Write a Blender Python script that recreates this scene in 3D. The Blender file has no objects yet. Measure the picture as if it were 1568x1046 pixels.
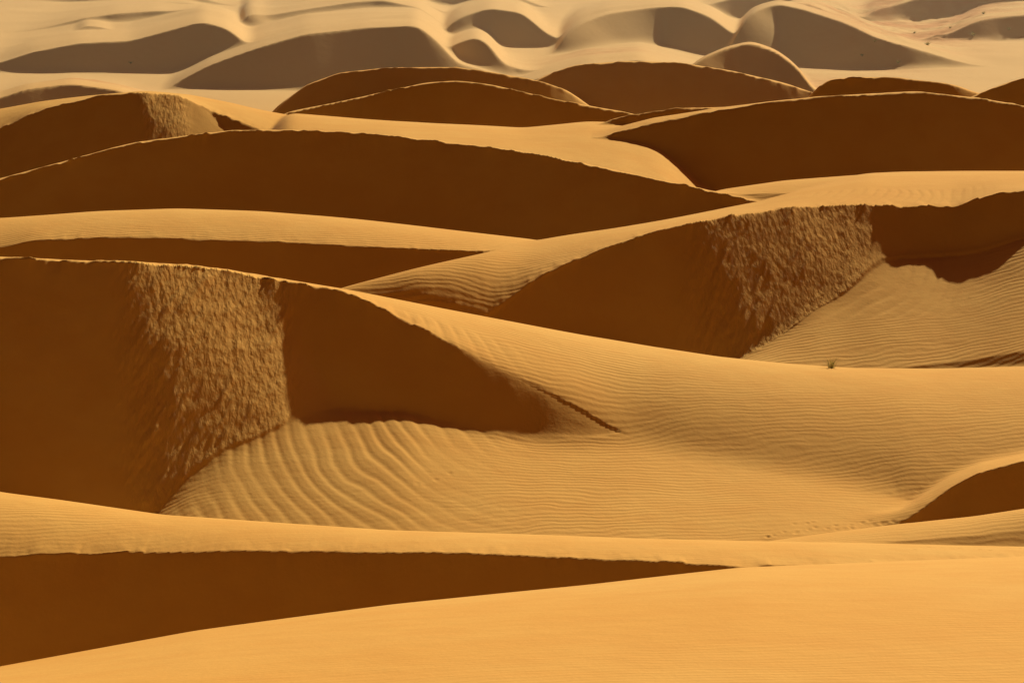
import bpy, math, numpy as np
from mathutils import Vector

# ---------------------------------------------------------------- camera
H=32.0; TH=math.radians(10.5); F=5578.0
def ray(u,v):
    a=(u-784)/F; b=(v-523)/F
    c=math.cos(TH)-b*math.sin(TH)
    return a/c,(math.sin(TH)+b*math.cos(TH))/c
def P(u,v,y):                 # image pixel plus assumed range, turned into bearing, range, height
    m,t=ray(u,v); return m,y,H-y*t

# ---------------------------------------------------------------- numpy noise
def _h(ix,iy,s):
    n=(ix.astype(np.int64)*374761393+iy.astype(np.int64)*668265263+s*974711)&0xffffffff
    n=((n^(n>>13))*1274126177)&0xffffffff
    n=n^(n>>16)
    return (n&0xffff)/65535.0*2-1
def vn(x,y,s=0):
    ix=np.floor(x);iy=np.floor(y);fx=x-ix;fy=y-iy
    fx=fx*fx*fx*(fx*(fx*6-15)+10);fy=fy*fy*fy*(fy*(fy*6-15)+10)
    a=_h(ix,iy,s);b=_h(ix+1,iy,s);c=_h(ix,iy+1,s);d=_h(ix+1,iy+1,s)
    return (a*(1-fx)+b*fx)*(1-fy)+(c*(1-fx)+d*fx)*fy
def fbm(x,y,s=0,o=4):
    r=0;a=1
    for i in range(o):
        r=r+a*vn(x*2**i+i*7.3,y*2**i-i*3.1,s+i);a*=.5
    return r
def ss(a,b,x):
    t=np.clip((x-a)/(b-a),0,1);return t*t*(3-2*t)

# ---------------------------------------------------------------- grid (fan shaped, finer where near)
mi=np.linspace(-.165,.165,860)
mo=.165+np.cumsum(np.geomspace(.0008,.12,46))
M=np.concatenate([-mo[::-1],mi,mo])
Y=np.concatenate([np.linspace(-60,50,45)[:-1],np.linspace(50,108,140)[:-1],np.arange(108,215,.1),
   np.arange(215,330,.17),np.arange(330,700,.45),700+np.cumsum(np.geomspace(.8,420,70))])
NM=len(M);NY=len(Y)
MM,YY=np.meshgrid(M,Y)
W=np.where(YY>60,YY,60*np.ones_like(YY))
XX=MM*W

def curve(pts,sig,drop=.25,sigy=None):
    q=sorted(P(*p) for p in pts)
    m=np.array([a[0] for a in q]);y=np.array([a[1] for a in q]);z=np.array([a[2] for a in q])
    us=sorted(p[0] for p in pts)
    fi=np.linspace(-.2,.2,1600);st=fi[1]-fi[0]
    def ext(mm):
        yy=np.interp(mm,m,y);zz=np.interp(mm,m,z)
        if us[0]>-200: zz=zz-drop*np.maximum(0,m[0]-mm)*yy
        if us[-1]<1690: zz=zz-drop*np.maximum(0,mm-m[-1])*yy
        return yy,np.maximum(zz,-60)
    def sm(f,s):
        s=s/F/st;r=int(4*s)+1;k=np.exp(-.5*(np.arange(-r,r+1)/s)**2);k/=k.sum()
        return np.convolve(np.pad(f,r,'edge'),k,'valid')
    yy,zz=ext(M);fy,fz=ext(fi)
    ft=(H-fz)/fy                       # smooth the line of sight and the range separately
    fy=sm(fy,sigy or sig);fz=H-fy*sm(ft,sig)
    yy=np.where(abs(M)<.19,np.interp(M,fi,fy),yy);zz=np.where(abs(M)<.19,np.interp(M,fi,fz),zz)
    return yy,zz

Z=-1.0-.05*np.maximum(0,YY-150)
SL=np.zeros_like(Z)
def smax(a,b,k):
    h=np.maximum(k-abs(a-b),0)/k
    return np.maximum(a,b)+h*h*k*.25

def dune(B,S=None,sb=.28,L=6.,fs=.65,cone=True,sig=10,k=.25,seed=0,rough=1.0,reach=70,drop=.25,sigy=None,floor=False):
    global Z,SL
    yb,zb=curve(B,sig,drop,sigy)
    xw=M*yb
    yb=yb+(rough*.12*fbm(xw*.12,xw*0+seed+5,seed+3,2) if cone else 0)
    if S is None: ys,zs=yb+.01,zb.copy()
    else:
        ys,zs=curve(S,sig,drop,sigy); ys=np.maximum(ys,yb+.05)
    td=(H-zs)/ys
    y0=yb.min()-24;y1=ys.max()+reach
    r=np.where((Y>y0)&(Y<y1))[0];sl=slice(r[0],r[-1]+1)
    yy=YY[sl];xx=XX[sl]
    T=ys-yb;dz=zs-zb
    b=(-td*T-dz)/T**2;a=dz/T-b*T
    s0=min(.6,.9*sb/.1*.6)
    sl0=td if S is not None else td*s0
    if S is None: a=-sl0;b=0*a
    if floor: b=.2*dz/T**2;a=dz/T-b*T;sl0=0*a
    t=yy-yb
    mid=zb+a*t+b*t*t
    t2=yy-ys
    back=zs-sb*t2+(sb-sl0)*L*(1-np.exp(-np.maximum(t2,0)/L))
    front=zb-fs*(yb-yy)
    if cone:
        inn=np.where(abs(M)<.2)[0]
        d=np.full(yy.shape,-1e9,np.float32)
        if rough==0:           # far crescents: sample their short brinks densely
            mm=np.linspace(-.19,.19,1500)
            by=np.interp(mm,M,yb);bz=np.interp(mm,M,zb);bx=mm*by
            keep=bz>-1-.05*(by-150)-3
            bx,by,bz=bx[keep],by[keep],bz[keep]
        else:
            bi=np.concatenate([np.arange(0,inn[0]),inn[::3],np.arange(inn[-1]+1,NM)])
            bx=xw[bi];by=yb[bi];bz=zb[bi]
        X_=xx.astype(np.float32);Y_=yy.astype(np.float32)
        yr=yy[:,0]
        for i in range(len(bx)):
            c0=np.searchsorted(M,(bx[i]-26)/by[i]-.02);c1=np.searchsorted(M,(bx[i]+26)/by[i]+.02)
            r0=np.searchsorted(yr,by[i]-26);r1=np.searchsorted(yr,by[i]+26)
            dd=bz[i]-fs*np.sqrt((X_[r0:r1,c0:c1]-bx[i])**2+(Y_[r0:r1,c0:c1]-by[i])**2)
            d[r0:r1,c0:c1]=np.maximum(d[r0:r1,c0:c1],dd)
        front=np.minimum(np.maximum(front,d),zb)
    D=np.where(t<0,front,np.where(t2<0,mid,back))
    if cone and rough>0:      # crumbling lip of the brink
        lip=rough*(.06*fbm(xx*1.1,yy*.3,seed,4)+.09*np.maximum(0,vn(xx*2.3,yy*.5+3,seed+9)-.1))
        D=D+lip*np.where(t<0,np.exp(np.minimum(t,0)/.5),np.exp(-np.maximum(t,0)/1.2))
    z=Z[sl]
    dom=np.clip((D-z)/.15,0,1)
    isf=((t<0)*1.0 if cone else 0*t)
    SL[sl]=SL[sl]*(1-dom)+isf*dom
    Z[sl]=smax(z,D,k)

# ---------------------------------------------------------------- distant dunes
bgs=[
 ([(-200,30,640),(0,12,630),(120,-5,625),(260,-20,620)],.07),
 ([(560,20,600),(640,0,605),(720,-12,610),(800,0,605),(860,25,600)],.07),
 ([(-200,50,590),(0,40,590),(60,28,592),(140,14,595),(230,6,598),(290,4,600),(330,20,596)],.07),
 ([(380,40,560),(400,20,565),(450,6,570),(520,-6,575),(600,-8,575),(640,10,570)],.07),
 ([(1300,40,560),(1340,10,570),(1420,-6,575),(1568,-20,580),(1800,-20,580)],.07),
 ([(1040,30,560),(1080,6,565),(1130,-8,570),(1200,-15,570),(1260,5,565)],.07),
 ([(-200,75,520),(0,60,520),(60,48,522),(120,34,524),(180,24,526),(240,20,530),(300,26,525),(340,60,515)],.07),
 ([(355,70,505),(375,22,512),(410,26,514),(470,16,518),(540,6,522),(590,4,524),(640,16,520),(680,45,510)],.07),
 ([(105,66,500),(125,36,503),(160,40,503),(195,66,500)],.10),
 ([(660,66,480),(700,30,486),(750,15,490),(800,22,486),(840,55,478)],.08),
 ([(1195,36,490),(1215,6,494),(1250,10,494),(1300,38,490)],.08),
 ([(1460,50,500),(1500,30,505),(1568,22,508),(1700,16,510)],.07),
 ([(845,92,450),(860,60,456),(885,38,462),(930,22,468),(1000,10,474),(1045,8,474),(1090,25,468),(1120,50,458)],.08),
 ([(1110,90,440),(1130,48,446),(1150,18,452),(1190,4,458),(1230,12,452),(1290,32,446),(1350,60,436)],.09),
 ([(-200,120,432),(0,92,432),(50,76,432),(120,63,433),(200,60,434),(260,45,436),(310,32,438),(350,42,436),(390,75,432)],.08),
 ([(640,112,405),(665,85,408),(695,68,410),(730,56,410),(750,68,408),(770,98,405)],.09),
 ([(240,155,392),(270,128,394),(320,102,396),(400,72,398),(470,50,401),(560,40,404),(640,38,404),(670,62,402),(700,95,400)],.08),
 ([(830,120,380),(900,100,385),(980,92,385),(1040,110,380)],.08),
 ([(1040,120,345),(1070,92,350),(1110,74,353),(1150,64,354),(1190,78,353),(1225,105,350),(1245,138,342)],.12),
 ([(-200,165,350),(0,152,350),(40,138,352),(110,130,354),(180,140,352),(240,158,350)],.10),
]
for i,(b,sb) in enumerate(bgs):
    dune(b,sb=sb,L=8,fs=.6,sig=9,k=.9,seed=20+i,rough=0,reach=220,drop=.3,sigy=22)
# ---------------------------------------------------------------- middle distance
dune([(800,135,300),(840,115,300),(880,101,300),(960,95,300),(1040,98,300),(1120,110,300),(1200,128,300),(1250,145,300),(1300,165,300)],sb=.2,sig=8,seed=1,rough=1.)
dune([(405,185,285),(425,163,285),(470,130,285),(520,112,285),(590,104,285),(700,104,285),(760,113,285),(830,126,285),(870,140,285),(920,175,285)],sb=.2,sig=7,seed=2,rough=1.)
dune([(1225,165,272),(1250,138,272),(1270,124,272),(1320,120,272),(1380,121,272),(1460,131,272),(1500,145,272),(1550,165,272)],sb=.2,sig=6,seed=3,rough=1.)
dune([(1440,175,262),(1490,150,262),(1530,134,262),(1568,122,262),(1700,100,262)],sb=.2,sig=6,seed=4)
dune([(390,200,266),(440,172,266),(500,160,267),(560,147,268),(650,127,268),(700,124,268),(750,130,268),(850,152,268),(960,173,268),(1020,190,268)],sb=.2,sig=8,seed=5,rough=1.)
# lit saddle
dune([(400,260,226),(430,225,225),(600,215,222),(800,240,216),(950,264,214),(1020,285,214),(1080,330,214)],
     [(400,210,250),(440,172,251),(560,183,251),(700,192,251),(800,197,251),(900,187,251),(1000,190,251),(1080,240,251)],sb=.3,cone=False,fs=.6,k=.5)
dune([(840,240,238),(880,212,240),(940,183,242),(1040,167,243),(1140,163,243),(1200,172,243),(1260,190,243)],sb=.25,sig=6,seed=6)
dune([(-300,240,242),(0,197,242),(60,168,242),(150,147,242),(205,141,242),(240,142,243),(280,148,244),(320,168,244.2),(380,190,243.5),(450,215,243)],
     [(-300,200,254),(0,166,254),(60,155,254),(150,145,252),(220,139,252),(290,145,254),(350,156,255),(400,168,255),(450,178,256),(520,205,256)],sb=.25,sig=8,seed=7)
dune([(860,262,227),(890,240,227),(905,216,228),(1000,190,228.5),(1100,170,229),(1180,158,229),(1250,150,229),(1400,141,229),(1500,150,229),(1568,162,229),(1800,200,229)],
     [(860,250,234),(900,208,237),(1000,181,236),(1100,166,234),(1180,156,232),(1250,149,231),(1400,140,231),(1500,149,231),(1568,161,231),(1800,199,231)],sb=.3,sig=6,seed=8)
dune([(960,400,200),(1040,330,200),(1100,300,199),(1200,298,199),(1400,300,199),(1800,300,199)],
     [(960,380,206),(1050,310,206),(1100,292,206),(1200,278,207),(1380,265,209),(1568,263,210),(1800,262,210)],sb=.35,cone=False,fs=.3,k=.3)
dune([(-300,330,210),(0,277,210),(100,250,210),(200,222,211),(350,203,211.5),(450,201,211.5),(560,205,211),(650,215,210),(800,233,207),(900,252,204),(1000,275,201),(1160,311,197),(1250,345,195)],
     sb=.28,sig=12,seed=9)
dune([(-300,400,177),(0,381,177),(50,369,177),(200,364,177),(400,370,177),(600,382,177),(740,388,178),(830,390,179),(950,430,180)],
     [(-300,345,188),(0,335,188),(150,324,188),(270,320,188),(400,325,188),(500,333,188),(650,350,188),(830,371,188),(950,400,188)],sb=.35,sig=14,fs=.66,seed=10,rough=.4,k=.2)
# right dune
dune([(400,560,166),(600,540,167),(700,510,168),(750,485,169.5),(820,430,172),(930,380,174.5),(1000,357,175.6),(1060,342,176.7),(1120,330,178.1),(1200,318,179.9),(1260,315,181.3),(1320,313,182.5),(1380,314,183.0),(1460,315,183.2),(1525,296,183.1),(1568,290,183),(1700,300,182.5),(1900,320,182)],
     [(400,480,168),(530,440,170.5),(640,412,173),(750,388,177.5),(830,370,185),(1000,340,192),(1160,311,195),(1250,288,201),(1330,268,208),(1568,264,210),(1800,262,210)],sb=.45,L=3,sig=9,sigy=14,seed=11,k=.2)
# right basin floor
dune([(1000,590,164),(1160,580,164),(1300,572,165),(1450,560,165),(1568,540,165),(1800,510,166)],
     [(1060,590,169),(1120,550,171),(1205,475,174.7),(1250,428,177.4),(1330,400,178.6),(1450,395,179.2),(1500,387,179.2),(1568,368,179),(1800,345,179)],sb=.3,cone=False,fs=.4,k=.4,sigy=20,floor=True)
# left basin floor
dune([(-300,870,130),(0,870,130),(180,862,130),(250,850,130),(600,840,130),(900,835,130),(1200,830,131),(1400,850,130),(1568,875,130),(1800,875,130)],
     [(-300,830,136),(0,825,136),(180,800,136.5),(235,760,138),(290,680,140.8),(340,645,142),(450,630,143.2),(620,635,143.6),(700,648,144),(800,666,144.3),(880,674,144.6),(960,674,144.8),(1100,700,143.4),(1300,735,141),(1400,762,139),(1568,780,138),(1800,780,138)],sb=.3,cone=False,fs=.4,k=.3,sigy=20,floor=True)
# left great dune with long right arm
dune([(-300,392,147),(0,395,146.8),(100,400,146.9),(150,402,147.1),(200,403,147.5),(250,406,148.1),(300,410,148.85),(350,416,149.55),(400,424,150.0),(450,432,150.2),(530,446,150.0),(600,480,149.1),(650,503,148.4),(700,528,147.8),(800,578,146.9),(880,616,146.1),(925,650,145.5),(970,676,144.9),(1100,710,142.8),(1300,745,140.5),(1400,768,138.5),(1568,785,137.5),(1800,785,137.5)],
     [(-300,391,148),(0,394,147.8),(100,399,147.9),(150,401,148.2),(200,402,148.7),(250,405,149.4),(300,409,150.2),(350,415,151.0),(400,423,151.6),(450,431,152.1),(530,444,153),(640,465,155.4),(750,487,157.4),(900,515,159),(1000,532,159),(1100,546,159),(1200,556,159),(1300,563,159),(1430,566,160),(1568,562,161),(1800,555,162)],sb=.35,sig=12,sigy=20,seed=12,k=.25)
# small shaded hollow at the right edge
dune([(1385,800,134),(1420,775,135),(1455,748,136),(1500,724,136.4),(1568,706,136.8),(1800,660,138)],
     [(1385,780,136),(1420,752,139),(1455,726,142),(1500,704,145),(1568,690,147),(1800,640,149)],sb=.1,sig=8,seed=13,k=.3,rough=.4)
dune([(1050,860,118),(1180,845,120),(1300,835,120),(1568,815,121),(1800,800,121)],
     [(1050,850,122),(1180,828,125),(1250,818,125),(1350,805,125),(1490,790,125),(1568,778,125),(1800,740,125)],sb=.4,cone=False,fs=.3,k=.3)
dune([(-300,860,116),(0,850,116),(200,843,116),(400,842,115),(700,848,113),(950,858,111),(1130,869,109),(1350,864,110),(1568,856,111),(1800,850,112)],
     [(-300,690,130),(0,750,126),(250,787,124),(600,812,121),(1000,825,119),(1150,828,118.5),(1400,834,117.5),(1568,838,117),(1800,838,117)],sb=.38,sig=12,seed=14,k=.15,rough=.6)
# foreground dune the camera stands on
yb,zb=curve([(-300,1090,68),(784,1060,68),(1800,1060,68)],20)
ys,zs=curve([(-300,1070,95),(0,1020,95),(300,965,96),(600,925,98),(900,895,101),(1130,869,104.5),(1350,860,107),(1568,852,108),(1800,845,108)],14)
td=(H-zs)/ys;T=ys-yb;dz=zs-zb;b=(-td*T-dz)/T**2;a=dz/T-b*T
t=YY-yb;t2=YY-ys
g0=30.2
tt=np.clip(YY/yb,0,1)
nearz=g0+(zb-g0)*tt+ (a*yb-(zb-g0))*(tt**3-tt**2)
D=np.where(YY<0,g0,np.where(t<0,nearz,np.where(t2<0,zb+a*t+b*t*t,zs-.5*t2+(.5-td)*4*(1-np.exp(-np.maximum(t2,0)/4)))))
Z=np.where(YY<90,D,smax(Z,D,.15)); SL=np.where(D>=Z-.05,0,SL)

# ---------------------------------------------------------------- soft rounding
def blurzone(u0,u1,y0,y1,s,fr=.02):
    global Z
    r=np.where((Y>y0-3)&(Y<y1+3))[0]
    m0=(u0-784)/F;m1=(u1-784)/F;c=np.where((M>m0-.01)&(M<m1+.01)&(abs(M)<.165))[0]
    A=Z[r[0]:r[-1]+1,c[0]:c[-1]+1]
    sy=s/.1;sx=s/(.5*(y0+y1)*(mi[1]-mi[0]))
    def g(A,s_,ax):
        R=int(3*s_)+1;k=np.exp(-.5*(np.arange(-R,R+1)/s_)**2);k/=k.sum()
        pad=[(0,0),(0,0)];pad[ax]=(R,R)
        Bp=np.pad(A,pad,'edge');o=0
        for i in range(2*R+1):
            o=o+k[i]*(Bp[i:i+A.shape[0],:] if ax==0 else Bp[:,i:i+A.shape[1]])
        return o
    Bl=g(g(A,sy,0),sx,1)
    mk=ss(m0,m0+fr,M[c])*(1-ss(m1-fr,m1,M[c]))
    yv=Y[r[0]:r[-1]+1]
    mk=mk[None,:]*(ss(y0,y0+2,yv)*(1-ss(y1-2,y1,yv)))[:,None]
    Z[r[0]:r[-1]+1,c[0]:c[-1]+1]=A*(1-mk)+Bl*mk
blurzone(620,1420,138,157,.3)
blurzone(800,1420,138,157,.8,.012)
blurzone(120,620,134,146,.25)
blurzone(1080,1750,166,181,.3)

# ---------------------------------------------------------------- surface relief
UU=MM*F+784
far=ss(310,420,YY)
Z+= .08*fbm(XX*.06,YY*.06,50,3)*ss(100,130,YY)*(1-SL)*(1-far)
Z+= far*(.35*fbm(XX*.035,YY*.03,51,3))+ss(640,900,YY)*9*fbm(XX*.006,YY*.009,52,4)
off=ss(.17,.4,abs(MM)); Z+=off*1.6*fbm(XX*.04,YY*.05,53,3)*ss(20,80,YY)
def rgn(u0,u1,y0,y1,f=40): return ss(u0-f,u0+f,UU)*(1-ss(u1-f,u1+f,UU))*ss(y0-1,y0,YY)*(1-ss(y1,y1+1,YY))
gz=np.clip(rgn(180,440,136,160)+rgn(1060,1345,168,194)+rgn(210,285,225,250,10),0,1)
q=XX-.35*YY
rel=(.03*fbm(q*1.0,YY*.3,60,3)+.04*np.abs(fbm(q*3.2,YY*.5,61,3))+.07*np.maximum(0,fbm(q*1.8,YY*.25,64,3)-.2))
fade=ss(0,.8,SL)
Z+=fade*(gz*rel+ (1-gz)*.010*fbm(XX*1.2,YY*.5,62,3))*(1-far)
BIG=np.zeros_like(Z)
def ripples(cx,cy,ey,lam,amp,u0,u1,y0,y1,f,seed):
    global Z,BIG
    d=np.sqrt((XX-cx)**2+((YY-cy)*ey)**2)
    ph=2*math.pi*d/lam+2.6*fbm(XX*.25,YY*.16,seed,3)
    w=np.sin(ph)+.35*np.sin(2*ph+1.0)
    rg=rgn(u0,u1,y0,y1,f)
    a=rg*(1-SL)*(.65+.6*vn(XX*.4,YY*.3,seed+5))
    BIG=np.maximum(BIG,rg);Z+=amp*a*w
ripples(3,156,.42,.58,.0165,250,740,131,150,140,70)
ripples(12,197,.4,.55,.011,1240,1500,172,190,50,73)
# gravelly inter-dune flat far away, upper right and left
def blob(u,ru,rv,yc): return np.exp(-((UU-u)/ru)**2-((YY-yc)/rv)**2)
SC=np.clip(blob(1360,110,60,500)+blob(1430,150,60,570)+.8*blob(150,90,14,385)+.6*blob(920,70,18,428)+.7*blob(1230,60,30,385),0,1)
Z+=SC*(1-SL)*(.28*fbm(XX*.22,YY*.12,80,4))

def hit(u,v):                 # where on the sand the sight line through an image pixel lands
    m,t=ray(u,v)
    j=int(np.argmin(abs(M-m)));col=Z[:,j]
    s=np.where((Y>60)&(col>=H-Y*t))[0]
    i=s[0] if len(s) else NY-1
    return m*Y[i],Y[i],col[i]
def ground(x,y):
    i=int(np.argmin(abs(Y-y)));j=int(np.argmin(abs(M-x/y)));return Z[i,j]
rs=np.random.RandomState(7)
def dents(pts,r,dep):
    global Z
    for (u,v) in pts:
        x,y,_=hit(u,v)
        rows=np.where(abs(Y-y)<r*6)[0];cols=np.where(abs(M-x/y)<r*6/y)[0]
        if len(rows)<2 or len(cols)<2: continue
        s=np.ix_(rows,cols);d2=((XX[s]-x)**2+((YY[s]-y)/1.5)**2)/r**2
        Z[s]+=dep*(-1.2*np.exp(-d2)+.5*np.exp(-d2/4))
def track(p,n,j):
    o=[]
    for t in np.linspace(0,1,n):
        k=t*(len(p)-1);i=min(int(k),len(p)-2);f=k-i
        o.append((p[i][0]*(1-f)+p[i+1][0]*f+rs.normal()*j,p[i][1]*(1-f)+p[i+1][1]*f+rs.normal()*j*.35))
    return o
dents(track([(1165,824),(1240,812),(1330,803),(1400,798)],20,6),.09,.04)
dents(track([(1210,803),(1290,806),(1370,800)],8,7),.09,.03)
dents(track([(645,740),(690,728)],3,4),.10,.03)
dents(track([(1400,838),(1480,842),(1560,838)],8,5),.08,.03)

# ---------------------------------------------------------------- mesh
co=np.stack([XX,YY,Z],-1).astype(np.float32).reshape(-1,3)
idx=np.arange(NM*NY).reshape(NY,NM)
q=np.stack([idx[:-1,:-1],idx[:-1,1:],idx[1:,1:],idx[1:,:-1]],-1).reshape(-1,4)
me=bpy.data.meshes.new('sand_dunes')
me.vertices.add(len(co));me.vertices.foreach_set('co',co.ravel())
me.loops.add(q.size);me.loops.foreach_set('vertex_index',q.ravel().astype(np.int32))
me.polygons.add(len(q));me.polygons.foreach_set('loop_start',(np.arange(len(q))*4).astype(np.int32))
me.polygons.foreach_set('loop_total',np.full(len(q),4,np.int32))
me.polygons.foreach_set('use_smooth',np.ones(len(q),bool))
for nm,A in (('slip',SL),('mega_ripple',BIG),('gravel',SC),('avalanche',gz*fade)):
    at=me.attributes.new(nm,'FLOAT','POINT');at.data.foreach_set('value',A.ravel().astype(np.float32))
me.update()
ob=bpy.data.objects.new('sand_dunes',me);bpy.context.collection.objects.link(ob)

# ---------------------------------------------------------------- material helpers
def newmat(name):
    global N,Lk
    mat=bpy.data.materials.new(name);mat.use_nodes=True;N=mat.node_tree.nodes;Lk=mat.node_tree.links;N.clear();return mat
def nd(t,**k):
    n=N.new(t)
    for a,b in k.items(): setattr(n,a,b)
    return n
def lk(a,b): Lk.new(a,b)
def mth(op,a,b=None,c=None):
    n=nd('ShaderNodeMath',operation=op)
    for i,v in enumerate((a,b,c)):
        if v is None: continue
        if isinstance(v,(int,float)): n.inputs[i].default_value=v
        else: lk(v,n.inputs[i])
    return n.outputs[0]
def mr(v,a,b,c=0,d=1):
    n=nd('ShaderNodeMapRange',interpolation_type='SMOOTHSTEP')
    lk(v,n.inputs[0])
    for i,x in enumerate((a,b,c,d)): n.inputs[i+1].default_value=x
    return n.outputs[0]
def mix(f,a,b):
    n=nd('ShaderNodeMix',data_type='RGBA')
    if isinstance(f,(int,float)): n.inputs[0].default_value=f
    else: lk(f,n.inputs[0])
    for i,v in ((6,a),(7,b)):
        if isinstance(v,tuple): n.inputs[i].default_value=(*v,1)
        else: lk(v,n.inputs[i])
    return n.outputs[2]
mat=newmat('dune_sand')
geo=nd('ShaderNodeNewGeometry');sep=nd('ShaderNodeSeparateXYZ');lk(geo.outputs['Position'],sep.inputs[0])
X,Yn,Zn=sep.outputs
def noise(scale,det=3,sc=(1,1,1),rough=.5,rot=0):
    mp=nd('ShaderNodeMapping');mp.inputs['Scale'].default_value=sc;mp.inputs['Rotation'].default_value=(0,0,rot);lk(geo.outputs['Position'],mp.inputs[0])
    n=nd('ShaderNodeTexNoise');n.inputs['Scale'].default_value=scale;n.inputs['Detail'].default_value=det;n.inputs['Roughness'].default_value=rough
    lk(mp.outputs[0],n.inputs['Vector']);return n.outputs['Fac']
def attr(n): return nd('ShaderNodeAttribute',attribute_name=n).outputs['Fac']
slip=attr('slip')
warp=noise(.12,3);warp2=noise(.9,2)
ph=mth('ADD',mth('ADD',mth('MULTIPLY',Yn,14.5),mth('MULTIPLY',X,-2.6)),mth('ADD',mth('MULTIPLY',warp,50),mth('MULTIPLY',warp2,7)))
rip=mth('SINE',ph)
ramp=mth('MULTIPLY',mr(noise(.07,2),.38,.65,.35,1),mth('SUBTRACT',1,slip))
ramp=mth('MULTIPLY',ramp,mth('SUBTRACT',1,mth('MULTIPLY',attr('mega_ripple'),.85)))
ramp=mth('MULTIPLY',ramp,mr(Yn,112,125,.4,1))
ramp=mth('MULTIPLY',ramp,mr(Yn,205,240,1,0))
h=mth('MULTIPLY',mth('MULTIPLY',rip,.0068),ramp)
h=mth('ADD',h,mth('MULTIPLY',noise(9,4,(1,.6,1)),.008))
h=mth('ADD',h,mth('MULTIPLY',noise(1.1,4),.03))
h=mth('ADD',h,mth('MULTIPLY',mth('MULTIPLY',noise(3.6,5,(1.3,.4,.4),.5,.35),attr('avalanche')),.10))
bp=nd('ShaderNodeBump');bp.inputs['Strength'].default_value=1;bp.inputs['Distance'].default_value=1;lk(h,bp.inputs['Height'])
c=mix(mr(noise(.05,4),.3,.7),(.84,.465,.105),(.88,.54,.15))
c=mix(mth('MULTIPLY',mr(noise(.5,6),.35,.7),.3),c,(.78,.39,.08))
c=mix(mr(Yn,265,420),c,(.82,.57,.27))  # aerial haze painted into the base colour: sand pales with distance
red=mth('MULTIPLY',mr(noise(.09,4,(1,.6,1)),.38,.60),mth('MULTIPLY',attr('gravel'),.85))
c=mix(red,c,(.68,.32,.13))
bs=nd('ShaderNodeBsdfPrincipled');bs.inputs['Roughness'].default_value=.95;bs.inputs['Specular IOR Level'].default_value=.1
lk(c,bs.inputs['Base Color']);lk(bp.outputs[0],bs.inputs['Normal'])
out=nd('ShaderNodeOutputMaterial');lk(bs.outputs[0],out.inputs[0])
me.materials.append(mat)

# ---------------------------------------------------------------- vegetation
gm=newmat('dry_grass')
oi=nd('ShaderNodeNewGeometry');rmp=nd('ShaderNodeTexNoise');rmp.inputs['Scale'].default_value=9;lk(oi.outputs['Position'],rmp.inputs['Vector'])
c=mix(mr(rmp.outputs[0],.35,.65),(.18,.18,.04),(.42,.33,.09))
bs=nd('ShaderNodeBsdfPrincipled');bs.inputs['Roughness'].default_value=.8;lk(c,bs.inputs['Base Color'])
tr=nd('ShaderNodeBsdfTranslucent');lk(c,tr.inputs[0]);ms=nd('ShaderNodeMixShader');ms.inputs[0].default_value=.4;lk(bs.outputs[0],ms.inputs[1]);lk(tr.outputs[0],ms.inputs[2])
out=nd('ShaderNodeOutputMaterial');lk(ms.outputs[0],out.inputs[0])
def tuft(vs,fs,x,y,z,hgt,n,wd=.02,spread=.7):
    for i in range(n):
        an=rs.uniform(0,6.283);ln=rs.uniform(.15,1)*spread*hgt;hh=hgt*rs.uniform(.5,1.05)
        bx,by=x+math.cos(an)*.2*hgt*rs.rand(),y+math.sin(an)*.2*hgt*rs.rand()
        px,py=-math.sin(an)*wd,math.cos(an)*wd
        b=len(vs)
        for s in (0,.4,.75,1):
            ox,oy,oz=bx+math.cos(an)*ln*s**1.8,by+math.sin(an)*ln*s**1.8,z-.05+hh*(s-.25*s*s)
            k=(1-s*.9)
            vs+= [(ox-px*k,oy-py*k,oz),(ox+px*k,oy+py*k,oz)]
        for s in range(3): fs.append((b+2*s,b+2*s+1,b+2*s+3,b+2*s+2))
def plant(name,places):
    vs=[];fs=[]
    for p in places: tuft(vs,fs,*p)
    m=bpy.data.meshes.new(name);m.from_pydata(vs,[],fs);m.materials.append(gm)
    o=bpy.data.objects.new(name,m);bpy.context.collection.objects.link(o)
# tuft standing on the arm's crest
x,y_,z_=hit(1273,564.5);y_+=.3;x=x*y_/(y_-.3)
plant('grass_tuft',[(x,y_,ground(x,y_),.72,110,.007,.9)])
sh=[]
for u,v,s in [(1490,55,.8),(1420,70,.7),(1506,22,.6),(1375,100,.5),(1340,66,.4),(1455,44,.4),(1545,48,.5),(1400,52,.4),(1320,88,.4),(200,98,.4)]:
    X0,Y0,Z0=hit(u,v); sh.append((X0,Y0,Z0,1.0*s,30,.05,1.2))
plant('desert_shrubs',sh)

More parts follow.
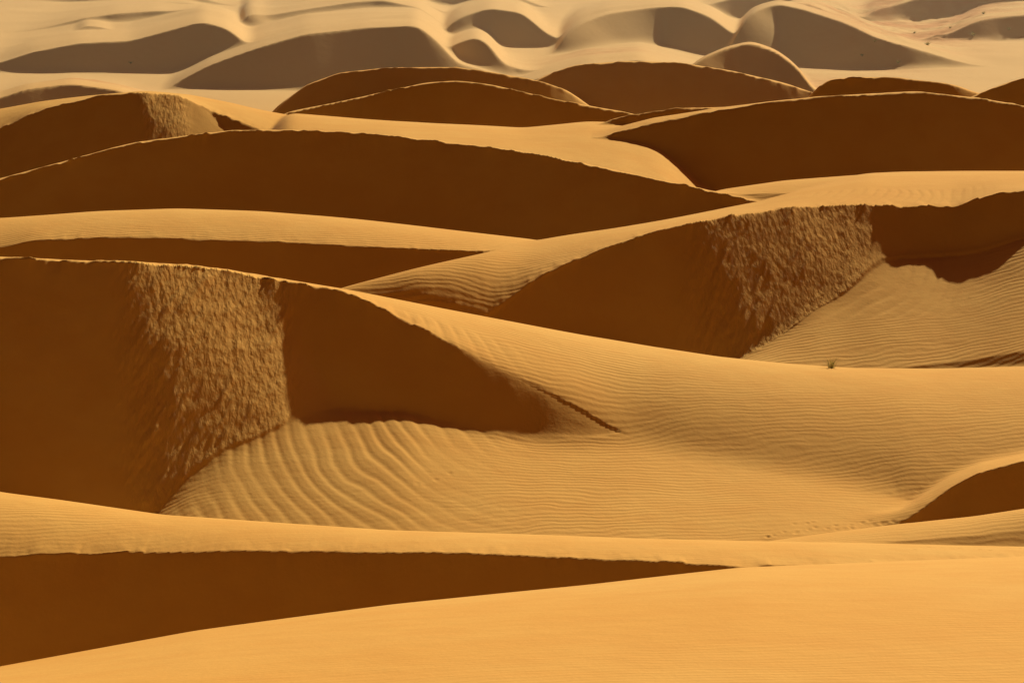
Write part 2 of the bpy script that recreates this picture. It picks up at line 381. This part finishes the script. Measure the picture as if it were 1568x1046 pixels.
# ---------------------------------------------------------------- dusty air over the far dune field
hm=newmat('dust_haze')
vsn=nd('ShaderNodeVolumeScatter');vsn.inputs['Color'].default_value=(.95,.86,.70,1);vsn.inputs['Density'].default_value=.00048;vsn.inputs['Anisotropy'].default_value=.4
out=nd('ShaderNodeOutputMaterial');lk(vsn.outputs[0],out.inputs['Volume'])
bx=[(-450,275,-60),(450,275,-60),(450,1200,-60),(-450,1200,-60),(-450,275,70),(450,275,70),(450,1200,70),(-450,1200,70)]
m=bpy.data.meshes.new('dust_haze');m.from_pydata(bx,[],[(0,3,2,1),(4,5,6,7),(0,1,5,4),(1,2,6,5),(2,3,7,6),(3,0,4,7)]);m.materials.append(hm)
o=bpy.data.objects.new('dust_haze',m);bpy.context.collection.objects.link(o)

# ---------------------------------------------------------------- light
EL=24;AZ=67.5
sd=Vector((math.cos(math.radians(EL))*math.cos(math.radians(AZ)),math.cos(math.radians(EL))*math.sin(math.radians(AZ)),math.sin(math.radians(EL))))
sun=bpy.data.lights.new('sun','SUN');sun.energy=5;sun.angle=math.radians(.6);sun.color=(1,.85,.54)
so=bpy.data.objects.new('sun',sun);so.rotation_euler=sd.to_track_quat('Z','Y').to_euler();so.location=(60,200,120);bpy.context.collection.objects.link(so)
w=bpy.data.worlds.new('World');bpy.context.scene.world=w;w.use_nodes=True;wn=w.node_tree
bg=wn.nodes['Background'];sk=wn.nodes.new('ShaderNodeTexSky');sk.sky_type='NISHITA';sk.sun_disc=False
sk.sun_elevation=math.radians(EL);sk.sun_rotation=math.radians(90-AZ);sk.dust_density=6;sk.air_density=1;sk.ozone_density=.5
tn=wn.nodes.new('ShaderNodeMix');tn.data_type='RGBA';tn.blend_type='MULTIPLY';tn.inputs[0].default_value=1;tn.inputs[7].default_value=(.44,.14,.10,1)
wn.links.new(sk.outputs[0],tn.inputs[6]);wn.links.new(tn.outputs[2],bg.inputs[0]);bg.inputs[1].default_value=.05

cam=bpy.data.cameras.new('camera');cam.sensor_width=36;cam.lens=36*F/1568;cam.clip_end=20000;cam.clip_start=.5
cob=bpy.data.objects.new('camera',cam);cob.location=(0,0,H);cob.rotation_euler=(math.radians(90)-TH,0,0);bpy.context.collection.objects.link(cob)
sc=bpy.context.scene;sc.camera=cob
sc.view_settings.view_transform='Standard';sc.view_settings.look='None';sc.view_settings.exposure=0
